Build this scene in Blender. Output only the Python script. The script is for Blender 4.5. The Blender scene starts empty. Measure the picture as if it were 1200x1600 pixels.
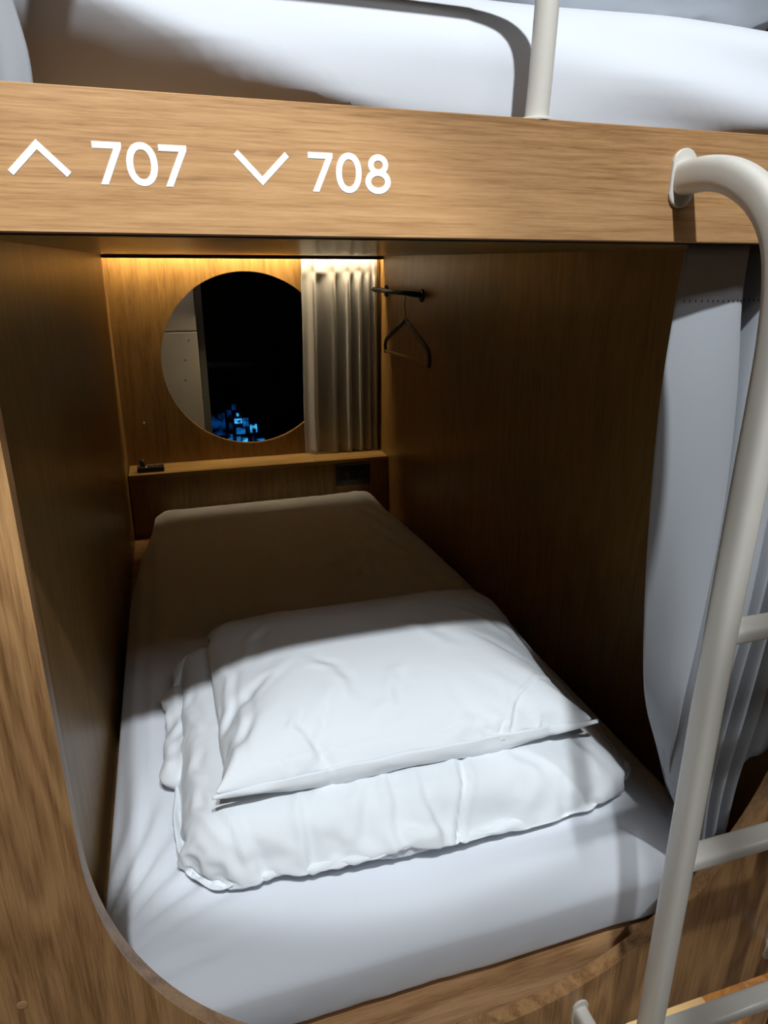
import bpy, bmesh, math, random
from mathutils import Vector, Matrix, noise
PI = math.pi
scene = bpy.context.scene
COL = scene.collection
random.seed(7)

# ------------------------------------------------------------------ helpers
def link(name, me, mat=None, parent=None, smooth=True):
    o = bpy.data.objects.new(name, me)
    COL.objects.link(o)
    if mat is not None:
        for m in (mat if isinstance(mat, (list, tuple)) else [mat]):
            me.materials.append(m)
    if smooth:
        me.polygons.foreach_set('use_smooth', [True] * len(me.polygons))
    if parent is not None:
        o.parent = parent
    return o

def obj(name, bm, mat=None, parent=None, smooth=False):
    me = bpy.data.meshes.new(name)
    bmesh.ops.recalc_face_normals(bm, faces=bm.faces)
    bm.to_mesh(me); bm.free()
    return link(name, me, mat, parent, smooth)

def grid(name, verts, faces, mat, parent=None, smooth=True):
    me = bpy.data.meshes.new(name)
    me.from_pydata([tuple(v) for v in verts], [], faces)
    me.update()
    return link(name, me, mat, parent, smooth)

def empty(name, loc=(0, 0, 0)):
    o = bpy.data.objects.new(name, None)
    o.empty_display_size = .05
    COL.objects.link(o); o.location = loc
    return o

def tag(o, label=None, cat=None, group=None, kind=None):
    if label: o['label'] = label
    if cat: o['category'] = cat
    if group: o['group'] = group
    if kind: o['kind'] = kind
    return o

def struct(name, bm, mat, smooth=False):
    o = obj(name, bm, mat, None, smooth); o['kind'] = 'structure'; return o

def reparent(root, *kids):
    """kids were made in world space; keep them there under a translated root"""
    for k in kids:
        k.parent = root
        k.matrix_parent_inverse = Matrix.Translation(-Vector(root.location))

def add_box(bm, a, b, bevel=0.0, segs=2):
    vs = [bm.verts.new((x, y, z)) for x in (a[0], b[0]) for y in (a[1], b[1]) for z in (a[2], b[2])]
    F = [(0, 1, 3, 2), (4, 6, 7, 5), (0, 4, 5, 1), (2, 3, 7, 6), (0, 2, 6, 4), (1, 5, 7, 3)]
    fs = [bm.faces.new([vs[i] for i in f]) for f in F]
    if bevel:
        es = list({e for f in fs for e in f.edges})
        bmesh.ops.bevel(bm, geom=es, offset=bevel, segments=segs, affect='EDGES', profile=.5)
    return fs

def box(a, b, bevel=0.0, segs=2):
    bm = bmesh.new(); add_box(bm, a, b, bevel, segs); return bm

def catmull(pts, n=8):
    pts = [Vector(p) for p in pts]
    out = []
    for i in range(len(pts) - 1):
        p0 = pts[max(i - 1, 0)]; p1 = pts[i]; p2 = pts[i + 1]; p3 = pts[min(i + 2, len(pts) - 1)]
        for k in range(n):
            t = k / n
            out.append(.5 * ((2 * p1) + (-p0 + p2) * t + (2 * p0 - 5 * p1 + 4 * p2 - p3) * t * t + (-p0 + 3 * p1 - 3 * p2 + p3) * t ** 3))
    out.append(pts[-1])
    return out

def add_tube(bm, path, ra, rb=None, side=None, n=24, power=2.0, cap=True):
    """sweep a (super)ellipse along path; side = direction of the ra axis"""
    rb = rb or ra
    path = [Vector(p) for p in path]
    rings = []
    up = Vector(side) if side else Vector((1, 0, 0))
    for i, p in enumerate(path):
        t = (path[min(i + 1, len(path) - 1)] - path[max(i - 1, 0)]).normalized()
        s = up - t * up.dot(t)
        if s.length < 1e-4:
            s = t.orthogonal()
        s.normalize()
        up = s if not side else up
        w = t.cross(s)
        ring = []
        for k in range(n):
            a = 2 * PI * k / n
            c, q = math.cos(a), math.sin(a)
            c = math.copysign(abs(c) ** (2 / power), c); q = math.copysign(abs(q) ** (2 / power), q)
            ring.append(bm.verts.new(p + s * (ra * c) + w * (rb * q)))
        rings.append(ring)
    for i in range(len(rings) - 1):
        for k in range(n):
            bm.faces.new([rings[i][k], rings[i][(k + 1) % n], rings[i + 1][(k + 1) % n], rings[i + 1][k]])
    if cap:
        bm.faces.new(rings[0][::-1]); bm.faces.new(rings[-1])
    return rings

def tube(path, ra, rb=None, **kw):
    bm = bmesh.new(); add_tube(bm, path, ra, rb, **kw); return bm

def add_disc(bm, c, axis, r, h, n=40, stretch=(0, 0, 0), bevel=.001):
    """flat disc / stadium plate, thickness h along axis; stretch moves half of it"""
    ax = Vector(axis).normalized(); u = ax.orthogonal().normalized(); v = ax.cross(u)
    st = Vector(stretch)
    if st.length: u = st.normalized(); v = ax.cross(u)
    prof = [(0, 0), (h - bevel, 0), (h, bevel)]
    rings = []
    for hh, ins in prof:
        ring = []
        for k in range(n):
            a = 2 * PI * k / n
            off = st if math.cos(a) > 1e-6 else (-st if math.cos(a) < -1e-6 else st * 0)
            ring.append(bm.verts.new(Vector(c) + off + (u * math.cos(a) + v * math.sin(a)) * (r - ins) + ax * hh))
        rings.append(ring)
    for i in range(2):
        for k in range(n):
            bm.faces.new([rings[i][k], rings[i][(k + 1) % n], rings[i + 1][(k + 1) % n], rings[i + 1][k]])
    bm.faces.new(rings[0][::-1]); bm.faces.new(rings[-1])

def smoothstep(a, b, x):
    t = max(0., min(1., (x - a) / (b - a))); return t * t * (3 - 2 * t)

def nz(x, y, z=0.0):
    return noise.noise(Vector((x, y, z)))

def rbox_mesh(a, b, r, res, seg=7):
    """dense rounded box -> list of verts, faces, with every vertex knowing its flat position"""
    a = Vector(a); b = Vector(b); c = (a + b) / 2; h = (b - a) / 2
    r = Vector(r if hasattr(r, '__len__') else (r, r, r))
    def axis_pts(i):
        inner = h[i] - r[i]
        n = max(2, int(round(2 * inner / res)))
        pts = [-inner + 2 * inner * k / n for k in range(n + 1)]
        ext = [inner + r[i] * math.tan(PI / 4 * (k + 1) / seg) for k in range(seg)]
        return [-e for e in reversed(ext)] + pts + ext
    A = [axis_pts(i) for i in range(3)]
    verts = []; idx = {}; faces = []
    def vid(p):
        key = tuple(round(x, 6) for x in p)
        if key not in idx:
            q = Vector(p); core = Vector([max(-(h[i] - r[i]), min(h[i] - r[i], q[i])) for i in range(3)])
            d = q - core
            e = Vector([d[i] / r[i] for i in range(3)])
            if e.length > 1e-9:
                e.normalize()
            verts.append(c + core + Vector([e[i] * r[i] for i in range(3)]))
            idx[key] = len(verts) - 1
        return idx[key]
    for ax in range(3):
        u, v = (ax + 1) % 3, (ax + 2) % 3
        for sgn in (-1, 1):
            for i in range(len(A[u]) - 1):
                for j in range(len(A[v]) - 1):
                    q = []
                    for (di, dj) in ((0, 0), (1, 0), (1, 1), (0, 1)):
                        p = [0, 0, 0]; p[ax] = sgn * h[ax]; p[u] = A[u][i + di]; p[v] = A[v][j + dj]
                        q.append(vid(p))
                    faces.append(q if sgn > 0 else q[::-1])
    return verts, faces

# ------------------------------------------------------------------ materials
def new_mat(name):
    m = bpy.data.materials.new(name); m.use_nodes = True
    nt = m.node_tree; b = nt.nodes['Principled BSDF']
    return m, nt, b

def wood(name, grain='Z', light=(.55, .315, .145), mid=(.43, .235, .10), dark=(.27, .135, .052), rough=.42, figure=1.0, scale=1.0, seed=0.0, bump=.15, rings=26, ringamp=.10):
    m, nt, b = new_mat(name)
    N, L = nt.nodes.new, nt.links.new
    tc = N('ShaderNodeTexCoord')
    def mapped(lo, hi, off=0.0):
        mp = N('ShaderNodeMapping')
        s = {'X': (lo, hi, hi), 'Y': (hi, lo, hi), 'Z': (hi, hi, lo)}[grain]
        mp.inputs['Scale'].default_value = tuple(x * scale for x in s)
        mp.inputs['Location'].default_value = (seed + off, seed * 1.7 + off, seed * .6)
        L(tc.outputs['Object'], mp.inputs['Vector']); return mp.outputs[0]
    # broad figure: cathedral rings, stretched along the grain
    warp = N('ShaderNodeTexNoise'); warp.inputs['Scale'].default_value = 1.0; warp.inputs['Detail'].default_value = 3
    L(mapped(1.1, 5.5), warp.inputs['Vector'])
    ring = N('ShaderNodeMath'); ring.operation = 'MULTIPLY'; ring.inputs[1].default_value = rings * figure
    L(warp.outputs['Fac'], ring.inputs[0])
    sn = N('ShaderNodeMath'); sn.operation = 'SINE'; L(ring.outputs[0], sn.inputs[0])
    # fine pores
    fine = N('ShaderNodeTexNoise'); fine.inputs['Scale'].default_value = 1.0; fine.inputs['Detail'].default_value = 4; fine.inputs['Roughness'].default_value = .65
    L(mapped(26, 640, 3.1), fine.inputs['Vector'])
    med = N('ShaderNodeTexNoise'); med.inputs['Scale'].default_value = 1.0; med.inputs['Detail'].default_value = 4
    L(mapped(5, 190, 7.3), med.inputs['Vector'])
    big = N('ShaderNodeTexNoise'); big.inputs['Scale'].default_value = 1.0; big.inputs['Detail'].default_value = 2
    L(mapped(.8, 7, 1.3), big.inputs['Vector'])
    def madd(a_, k, c_=None, cv=0.0):
        x = N('ShaderNodeMath'); x.operation = 'MULTIPLY_ADD'; x.inputs[1].default_value = k
        L(a_, x.inputs[0])
        if c_ is not None: L(c_, x.inputs[2])
        else: x.inputs[2].default_value = cv
        return x.outputs[0]
    f = madd(fine.outputs['Fac'], 1.35, None, -.42)
    f = madd(med.outputs['Fac'], .8, f)
    f = madd(sn.outputs[0], ringamp * figure, f)
    f = madd(big.outputs['Fac'], .35, f)
    f = madd(f, 1.0, None, -.33)
    cr = N('ShaderNodeValToRGB'); L(f, cr.inputs['Fac'])
    e = cr.color_ramp.elements
    e[0].position = .12; e[0].color = (*dark, 1)
    e[1].position = .88; e[1].color = (*light, 1)
    k = e.new(.48); k.color = (*mid, 1)
    L(cr.outputs[0], b.inputs['Base Color'])
    b.inputs['Roughness'].default_value = rough
    bp = N('ShaderNodeBump'); bp.inputs['Strength'].default_value = bump; bp.inputs['Distance'].default_value = .0006
    L(fine.outputs['Fac'], bp.inputs['Height']); L(bp.outputs[0], b.inputs['Normal'])
    return m

def fabric(name, col, rough=.85, weave=1400, bump=.12, big=0.0, sheen=.15, slub=0.0):
    m, nt, b = new_mat(name)
    N, L = nt.nodes.new, nt.links.new
    tc = N('ShaderNodeTexCoord')
    n1 = N('ShaderNodeTexNoise'); n1.inputs['Scale'].default_value = weave; n1.inputs['Detail'].default_value = 2
    L(tc.outputs['Object'], n1.inputs['Vector'])
    n2 = N('ShaderNodeTexNoise'); n2.inputs['Scale'].default_value = 9; n2.inputs['Detail'].default_value = 3
    L(tc.outputs['Object'], n2.inputs['Vector'])
    mx = N('ShaderNodeMix'); mx.data_type = 'RGBA'
    mx.inputs[6].default_value = (*[c * .94 for c in col], 1); mx.inputs[7].default_value = (*[min(1, c * 1.04) for c in col], 1)
    L(n1.outputs['Fac'], mx.inputs[0]); L(mx.outputs[2], b.inputs['Base Color'])
    b.inputs['Roughness'].default_value = rough
    b.inputs['Sheen Weight'].default_value = sheen
    b.inputs['Specular IOR Level'].default_value = .25
    bp = N('ShaderNodeBump'); bp.inputs['Strength'].default_value = bump; bp.inputs['Distance'].default_value = .0004
    L(n1.outputs['Fac'], bp.inputs['Height'])
    last = bp
    if slub:
        v = N('ShaderNodeTexVoronoi'); v.inputs['Scale'].default_value = 95; L(tc.outputs['Object'], v.inputs['Vector'])
        r = N('ShaderNodeMapRange'); r.inputs['From Min'].default_value = .06; r.inputs['From Max'].default_value = .0
        L(v.outputs['Distance'], r.inputs['Value'])
        b3 = N('ShaderNodeBump'); b3.inputs['Strength'].default_value = slub; b3.inputs['Distance'].default_value = .0008
        L(r.outputs[0], b3.inputs['Height']); L(last.outputs[0], b3.inputs['Normal']); last = b3
    if big:
        b2 = N('ShaderNodeBump'); b2.inputs['Strength'].default_value = big; b2.inputs['Distance'].default_value = .006
        n3 = N('ShaderNodeTexNoise'); n3.inputs['Scale'].default_value = 7; n3.inputs['Detail'].default_value = 5; n3.inputs['Distortion'].default_value = 1.2
        L(tc.outputs['Object'], n3.inputs['Vector'])
        L(n3.outputs['Fac'], b2.inputs['Height']); L(last.outputs[0], b2.inputs['Normal']); last = b2
    L(last.outputs[0], b.inputs['Normal'])
    return m

def plain(name, col, rough=.5, metal=0.0, coat=0.0, var=.03, spec=.5):
    m, nt, b = new_mat(name)
    N, L = nt.nodes.new, nt.links.new
    tc = N('ShaderNodeTexCoord'); n = N('ShaderNodeTexNoise'); n.inputs['Scale'].default_value = 35; n.inputs['Detail'].default_value = 3
    L(tc.outputs['Object'], n.inputs['Vector'])
    mx = N('ShaderNodeMix'); mx.data_type = 'RGBA'
    mx.inputs[6].default_value = (*[c * (1 - var) for c in col], 1); mx.inputs[7].default_value = (*[min(1, c * (1 + var)) for c in col], 1)
    L(n.outputs['Fac'], mx.inputs[0]); L(mx.outputs[2], b.inputs['Base Color'])
    b.inputs['Roughness'].default_value = rough; b.inputs['Metallic'].default_value = metal
    b.inputs['Coat Weight'].default_value = coat; b.inputs['Specular IOR Level'].default_value = spec
    return m

def emit(name, col, strength, mottled=0):
    m, nt, b = new_mat(name)
    b.inputs['Base Color'].default_value = (*[c * .5 for c in col], 1)
    b.inputs['Emission Color'].default_value = (*col, 1); b.inputs['Emission Strength'].default_value = strength
    if mottled:
        N, L = nt.nodes.new, nt.links.new
        tc = N('ShaderNodeTexCoord'); n = N('ShaderNodeTexNoise'); n.inputs['Scale'].default_value = mottled; n.inputs['Detail'].default_value = 5
        L(tc.outputs['Object'], n.inputs['Vector'])
        r = N('ShaderNodeMapRange'); r.inputs['From Min'].default_value = .40; r.inputs['From Max'].default_value = .62
        r.inputs['To Min'].default_value = 0; r.inputs['To Max'].default_value = strength * 1.5
        L(n.outputs['Fac'], r.inputs['Value']); L(r.outputs[0], b.inputs['Emission Strength'])
    return m

M = {}
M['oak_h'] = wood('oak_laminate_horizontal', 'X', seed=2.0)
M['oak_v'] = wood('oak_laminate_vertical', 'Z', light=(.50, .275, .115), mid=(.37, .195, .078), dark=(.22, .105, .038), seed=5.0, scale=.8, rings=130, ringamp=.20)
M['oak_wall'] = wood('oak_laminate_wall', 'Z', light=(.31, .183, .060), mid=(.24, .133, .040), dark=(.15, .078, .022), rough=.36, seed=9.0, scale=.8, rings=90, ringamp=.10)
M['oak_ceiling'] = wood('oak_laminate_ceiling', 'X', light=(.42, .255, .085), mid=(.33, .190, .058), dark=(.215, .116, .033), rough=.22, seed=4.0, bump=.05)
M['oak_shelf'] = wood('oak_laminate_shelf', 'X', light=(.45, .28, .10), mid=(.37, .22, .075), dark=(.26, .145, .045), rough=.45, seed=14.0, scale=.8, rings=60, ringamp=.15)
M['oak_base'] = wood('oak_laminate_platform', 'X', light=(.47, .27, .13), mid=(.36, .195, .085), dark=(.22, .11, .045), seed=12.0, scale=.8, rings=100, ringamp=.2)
M['sheet'] = fabric('white_cotton_sheet', (.70, .725, .775), big=.15)
M['duvet'] = fabric('white_cotton_duvet', (.73, .76, .79), big=.2)
M['pillow'] = fabric('white_cotton_pillowcase', (.75, .78, .81), big=.15)
M['curtain'] = fabric('grey_blackout_fabric', (.40, .42, .455), weave=900, slub=.25)
M['curtain_back'] = fabric('grey_curtain_fabric', (.42, .42, .43), weave=900)
M['thread'] = plain('dark_thread', (.03, .03, .035), .8)
M['paint'] = plain('cream_painted_steel', (.68, .65, .585), .34, coat=.2)
M['decal'] = plain('white_vinyl_lettering', (.82, .84, .85), .45)
M['black'] = plain('black_painted_metal', (.010, .010, .011), .55, spec=.3)
M['blackplastic'] = plain('black_plastic', (.015, .015, .017), .3)
M['silver'] = plain('silver_metal', (.7, .7, .7), .25, metal=1.0)
M['wire'] = plain('dark_steel_wire', (.1, .09, .08), .35, metal=1.0)
M['dowel'] = wood('dark_wooden_dowel', 'Y', light=(.62, .38, .20), mid=(.5, .30, .15), dark=(.36, .2, .1), seed=1.0)
M['brass'] = plain('brass', (.6, .42, .2), .35, metal=1.0)
M['teal'] = plain('teal_tag', (.02, .35, .34), .7)
M['label'] = plain('grey_care_label', (.45, .46, .48), .8)
M['alu'] = plain('dark_profile', (.03, .02, .012), .5)
M['floor'] = plain('cream_vinyl_floor', (.62, .56, .45), .4)
M['corridor'] = plain('corridor_paint', (.55, .53, .50), .8)
M['concrete'] = None

# concrete
m, nt, b = new_mat('raw_concrete'); N, L = nt.nodes.new, nt.links.new
tc = N('ShaderNodeTexCoord'); n1 = N('ShaderNodeTexNoise'); n1.inputs['Scale'].default_value = 6; n1.inputs['Detail'].default_value = 8
n2 = N('ShaderNodeTexVoronoi'); n2.inputs['Scale'].default_value = 22
L(tc.outputs['Object'], n1.inputs['Vector']); L(tc.outputs['Object'], n2.inputs['Vector'])
cr = N('ShaderNodeValToRGB'); cr.color_ramp.elements[0].color = (.26, .245, .22, 1); cr.color_ramp.elements[1].color = (.40, .38, .34, 1)
L(n1.outputs['Fac'], cr.inputs[0])
pr = N('ShaderNodeMapRange'); pr.inputs['From Min'].default_value = .05; pr.inputs['From Max'].default_value = .13; L(n2.outputs['Distance'], pr.inputs['Value'])
mu = N('ShaderNodeMix'); mu.data_type = 'RGBA'; mu.inputs[6].default_value = (.09, .085, .075, 1); L(pr.outputs[0], mu.inputs[0]); L(cr.outputs[0], mu.inputs[7])
L(mu.outputs[2], b.inputs['Base Color']); b.inputs['Roughness'].default_value = .85
bp = N('ShaderNodeBump'); bp.inputs['Distance'].default_value = .004; bp.inputs['Strength'].default_value = .4; L(n1.outputs['Fac'], bp.inputs['Height']); L(bp.outputs[0], b.inputs['Normal'])
M['concrete'] = m

# glass
m, nt, b = new_mat('window_glass')
b.inputs['Transmission Weight'].default_value = 1; b.inputs['Roughness'].default_value = 0.0; b.inputs['IOR'].default_value = 1.12
b.inputs['Base Color'].default_value = (.9, .93, .95, 1)
M['glass'] = m

# ------------------------------------------------------------------ dimensions
W, D = 1.0, 2.15
FT = .0913            # fascia top
R0, Z0 = .446, -.549  # round-bottomed opening of the front panel
PT = .02              # panel thickness
ZB = -1.0             # platform top
SH = -.756            # shelf top

# ------------------------------------------------------------------ bunk shell
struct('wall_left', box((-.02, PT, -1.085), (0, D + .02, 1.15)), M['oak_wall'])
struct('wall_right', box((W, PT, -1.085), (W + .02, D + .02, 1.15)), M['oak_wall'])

# wall_back with round window hole
def plate_with_hole(x0, x1, z0, z1, y0, y1, cx, cz, r, n=96):
    bm = bmesh.new()
    def ray(a):
        dx, dz = math.cos(a), math.sin(a); t = 1e9
        if dx > 1e-9: t = min(t, (x1 - cx) / dx)
        if dx < -1e-9: t = min(t, (x0 - cx) / dx)
        if dz > 1e-9: t = min(t, (z1 - cz) / dz)
        if dz < -1e-9: t = min(t, (z0 - cz) / dz)
        return cx + dx * t, cz + dz * t
    angs = [2 * PI * k / n for k in range(n)] + [math.atan2(z - cz, x - cx) % (2 * PI) for x in (x0, x1) for z in (z0, z1)]
    angs = sorted(set(round(a, 6) for a in angs))
    rings = []
    for y in (y0, y1):
        inner = [bm.verts.new((cx + r * math.cos(a), y, cz + r * math.sin(a))) for a in angs]
        outer = [bm.verts.new((ray(a)[0], y, ray(a)[1])) for a in angs]
        rings.append((inner, outer))
    k = len(angs)
    for i in range(k):
        j = (i + 1) % k
        for s, (inner, outer) in enumerate(rings):
            f = [inner[i], outer[i], outer[j], inner[j]]
            bm.faces.new(f)
        bm.faces.new([rings[0][0][i], rings[0][0][j], rings[1][0][j], rings[1][0][i]])
        bm.faces.new([rings[0][1][i], rings[1][1][i], rings[1][1][j], rings[0][1][j]])
    return bm
WCX, WCZ, WR = .483, -.3745, .324
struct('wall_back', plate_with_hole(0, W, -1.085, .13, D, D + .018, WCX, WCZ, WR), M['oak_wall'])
# upper back wall of the bunk above
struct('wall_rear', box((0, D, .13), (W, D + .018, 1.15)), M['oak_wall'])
struct('ceiling', box((0, PT + .004, .004), (W, 2.085, .03)), M['oak_ceiling'])
# profile that hides the strip light
struct('trim_1', box((0, 2.085, -.008), (W, 2.09, .03), .0006), M['alu'])
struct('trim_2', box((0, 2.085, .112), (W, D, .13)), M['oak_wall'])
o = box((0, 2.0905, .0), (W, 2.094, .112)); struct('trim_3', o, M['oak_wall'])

led = empty('strip_light', (W / 2, 2.10, .036))
tag(led, 'warm strip light hidden in the slot at the back of the sleeping pod ceiling', 'strip light')
a_ = obj('housing', box((.002, 2.0942, .030), (W - .002, 2.1055, .036)), M['silver'])
b_ = obj('diffuser', box((.004, 2.0955, .0285), (W - .004, 2.1035, .030)), emit('warm_led', (1.0, .80, .48), 180))
reparent(led, a_, b_)

# front panel with the U opening (structure of the bunk: a thing with no moving parts)
def front_panel():
    bm = bmesh.new()
    n = 72
    inner = [(W / 2 - R0, 0.0)] + [(W / 2 - R0 * math.cos(PI * k / n), Z0 - R0 * math.sin(PI * k / n)) for k in range(n + 1)] + [(W / 2 + R0, 0.0)]
    x0, x1, zb = -.42, 1.42, -1.085
    outer = [(x0, 0.0)]
    for k in range(n + 1):
        a = PI * k / n
        dx, dz = -math.cos(a), -math.sin(a)
        t = 1e9
        if dx < -1e-9: t = min(t, (x0 - .5) / dx)
        if dx > 1e-9: t = min(t, (x1 - .5) / dx)
        if dz < -1e-9: t = min(t, (zb - Z0) / dz)
        outer.append((.5 + dx * t, Z0 + dz * t))
    outer.append((x1, 0.0))
    # exact lower corners
    L_ = []
    for y in (0, PT):
        L_.append(([bm.verts.new((x, y, z)) for x, z in inner], [bm.verts.new((x, y, z)) for x, z in outer]))
    for i in range(len(inner) - 1):
        for k, (a, b) in enumerate(L_):
            bm.faces.new([a[i], b[i], b[i + 1], a[i + 1]])
            # fill the corner cut by two rays
        (a0, b0), (a1, b1) = L_
        bm.faces.new([a0[i], a0[i + 1], a1[i + 1], a1[i]])
        bm.faces.new([b0[i], b1[i], b1[i + 1], b0[i + 1]])
        p, q = outer[i], outer[i + 1]
        if abs(p[0] - q[0]) > 1e-6 and abs(p[1] - q[1]) > 1e-6:
            cx_ = x0 if p[0] < .5 else x1
            for y, (a, b) in zip((0, PT), L_):
                v = bm.verts.new((cx_, y, zb)); bm.faces.new([b[i], b[i + 1], v])
    for i in (0, len(inner) - 1):
        (a0, b0), (a1, b1) = L_
        bm.faces.new([a0[i], b0[i], b1[i], a1[i]])
    return bm
fp = obj('bunk_front_panel', front_panel(), M['oak_v'])
tag(fp, 'oak front panel of the lower bunk with a large round-bottomed opening', 'panel')
cap = bmesh.new(); add_disc(cap, (-.022, -.0004, -.721), (0, -1, 0), .0052, .0006, bevel=.0003)
c_ = obj('screw_cap', cap, M['oak_h'], fp); c_['label'] = 'small round wood-look screw cap'

# fascia with the numbers
fa = obj('bunk_fascia', box((-.5, 0, 0), (1.5, PT, FT), .0006, 1), M['oak_h'])
tag(fa, 'horizontal oak fascia board above the opening with white bunk numbers and arrows', 'board')
def stroke(pts, w, y=-.0003, closed=False):
    """flat outline of constant width with mitred joints in the x-z plane"""
    bm = bmesh.new(); P = [Vector(p) for p in pts]; n = len(P); Ls = []; Rs = []
    for i in range(n):
        if closed: a, c = P[i - 1], P[(i + 1) % n]
        else: a, c = P[max(i - 1, 0)], P[min(i + 1, n - 1)]
        d1 = (P[i] - a).normalized() if (P[i] - a).length else (c - P[i]).normalized()
        d2 = (c - P[i]).normalized() if (c - P[i]).length else d1
        n1 = Vector((-d1.y, d1.x)); n2 = Vector((-d2.y, d2.x)); mm = (n1 + n2).normalized()
        k = w / 2 / max(.3, mm.dot(n1))
        Ls.append(P[i] + mm * k); Rs.append(P[i] - mm * k)
    vl = [bm.verts.new((p.x, y, p.y)) for p in Ls]; vr = [bm.verts.new((p.x, y, p.y)) for p in Rs]
    for i in range(n if closed else n - 1):
        j = (i + 1) % n
        bm.faces.new([vl[i], vl[j], vr[j], vr[i]])
    return bm
def solid(bm, t=.0003):
    r = bmesh.ops.extrude_face_region(bm, geom=list(bm.faces))
    bmesh.ops.translate(bm, verts=[v for v in r['geom'] if isinstance(v, bmesh.types.BMVert)], vec=(0, t, 0))
    return bm
SW = .0046
def oval(x0, x1, z0, z1, n=48, p=2.15):
    cx, cz, a, b = (x0 + x1) / 2, (z0 + z1) / 2, (x1 - x0) / 2 - SW / 2, (z1 - z0) / 2 - SW / 2
    out = []
    for k in range(n):
        t = 2 * PI * k / n; c, s = math.cos(t), math.sin(t)
        out.append((cx + a * math.copysign(abs(c) ** (2 / p), c), cz + b * math.copysign(abs(s) ** (2 / p), s)))
    return out
def seven(x0, x1, xb, zt=.0588, zb=.0318):
    h = SW / 2
    bm = bmesh.new()
    # diagonal leg
    vs = [bm.verts.new((x, -.0003, z)) for x, z in ((x0, zt - SW * .92), (x1 - .0054, zt - SW * .92), (xb - .0024, zb), (xb + .0026, zb), (x1, zt - SW * .7), (x1, zt), (x0, zt))]
    bm.faces.new(vs)
    return solid(bm)
def digit(kind, bm):
    o = obj('numeral', bm, M['decal'], fa); o['label'] = kind; return o
digit('white vinyl numeral 7', seven(.1441, .1632, .1496))
digit('white vinyl numeral 0', solid(stroke(oval(.1655, .1865, .0316, .0596), SW, closed=True)))
digit('white vinyl numeral 7', seven(.1878, .2070, .1932))
digit('white vinyl numeral 7', seven(.2948, .3137, .3003))
digit('white vinyl numeral 0', solid(stroke(oval(.3163, .3365, .0316, .0596), SW, closed=True)))
b8 = stroke(oval(.3395, .3601, .0316, .0490, p=2.0), SW, closed=True)
t8 = stroke(oval(.3416, .3580, .0446, .0596, p=2.0), SW * .95, y=-.00032, closed=True)
me_ = bpy.data.meshes.new('tmp'); t8.to_mesh(me_); t8.free(); b8.from_mesh(me_); bpy.data.meshes.remove(me_)
digit('white vinyl numeral 8', solid(b8))
for pts, lab in (([(.0908, .0372), (.1092, .0552), (.1274, .0372)], 'white upward chevron arrow'), ([(.2415, .0563), (.2602, .0378), (.2790, .0563)], 'white downward chevron arrow')):
    c_ = obj('chevron_arrow', solid(stroke(pts, .0044)), M['decal'], fa); c_['label'] = lab

# platform / ledge of lower bunk and shelf
pl = obj('bed_platform', box((0, PT, ZB - .03), (W, D, ZB), .001, 1), M['oak_base'])
tag(pl, 'oak platform carrying the lower mattress, its front strip showing as a ledge', 'bed base')
sh = empty('headboard_shelf', (W / 2, D, SH))
tag(sh, 'long narrow oak shelf below the round window at the back of the pod', 'shelf')
s1 = obj('shelf_top', box((.004, 2.01, SH - .016), (.7015, D, SH), .0008, 1), M['oak_shelf'])
s1b = obj('shelf_top', box((.7025, 2.01, SH - .016), (.9985, D, SH), .0008, 1), M['oak_shelf'])
s2 = obj('shelf_front', box((.004, 2.013, ZB), (.9985, 2.028, SH - .016)), M['oak_wall'])
reparent(sh, s1, s1b, s2)

so = empty('power_outlet', (.85, 2.012, -.822))
tag(so, 'black rectangular outlet plate on the shelf front near the right corner', 'outlet')
p1 = obj('cover_plate', box((.778, 2.005, -.865), (.922, 2.013, -.779), .002), M['blackplastic'])
p2 = []
for x in (.81, .85, .89):
    p2.append(obj('socket_insert', box((x - .015, 2.0038, -.84), (x + .015, 2.0055, -.804), .0006), M['black']))
reparent(so, p1, *p2)

# small control block on shelf
cb = empty('control_block', (.083, 2.055, SH))
tag(cb, 'small black control block with knob and silver buttons on the shelf below the window', 'controller')
k1 = obj('body', box((.035, 2.035, SH), (.131, 2.073, SH + .019), .003), M['blackplastic'])
bm = bmesh.new(); add_tube(bm, [(.056, 2.056, SH + .018), (.056, 2.056, SH + .024), (.054, 2.056, SH + .028), (.054, 2.057, SH + .045)], .0095, n=20); k2 = obj('knob', bm, M['blackplastic'], smooth=True)
bm = bmesh.new(); add_disc(bm, (.061, 2.048, SH + .019), (0, 0, 1), .012, .002); k2b = obj('knob_collar', bm, M['silver'])
kk = []
for x in (.082, .091, .110):
    bm = bmesh.new(); add_disc(bm, (x, 2.060, SH + .019), (0, 0, 1), .0035, .0016, n=20, bevel=.0006); kk.append(obj('button', bm, M['silver']))
reparent(cb, k1, k2, k2b, *kk)

pg = bmesh.new(); add_tube(pg, [(.074, D, -.593), (.074, D - .012, -.593), (.074, D - .014, -.593)], .0042, n=16)
o = obj('wall_peg', pg, M['brass'], smooth=True); tag(o, 'tiny brass peg on the back wall left of the round window', 'peg')

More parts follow.
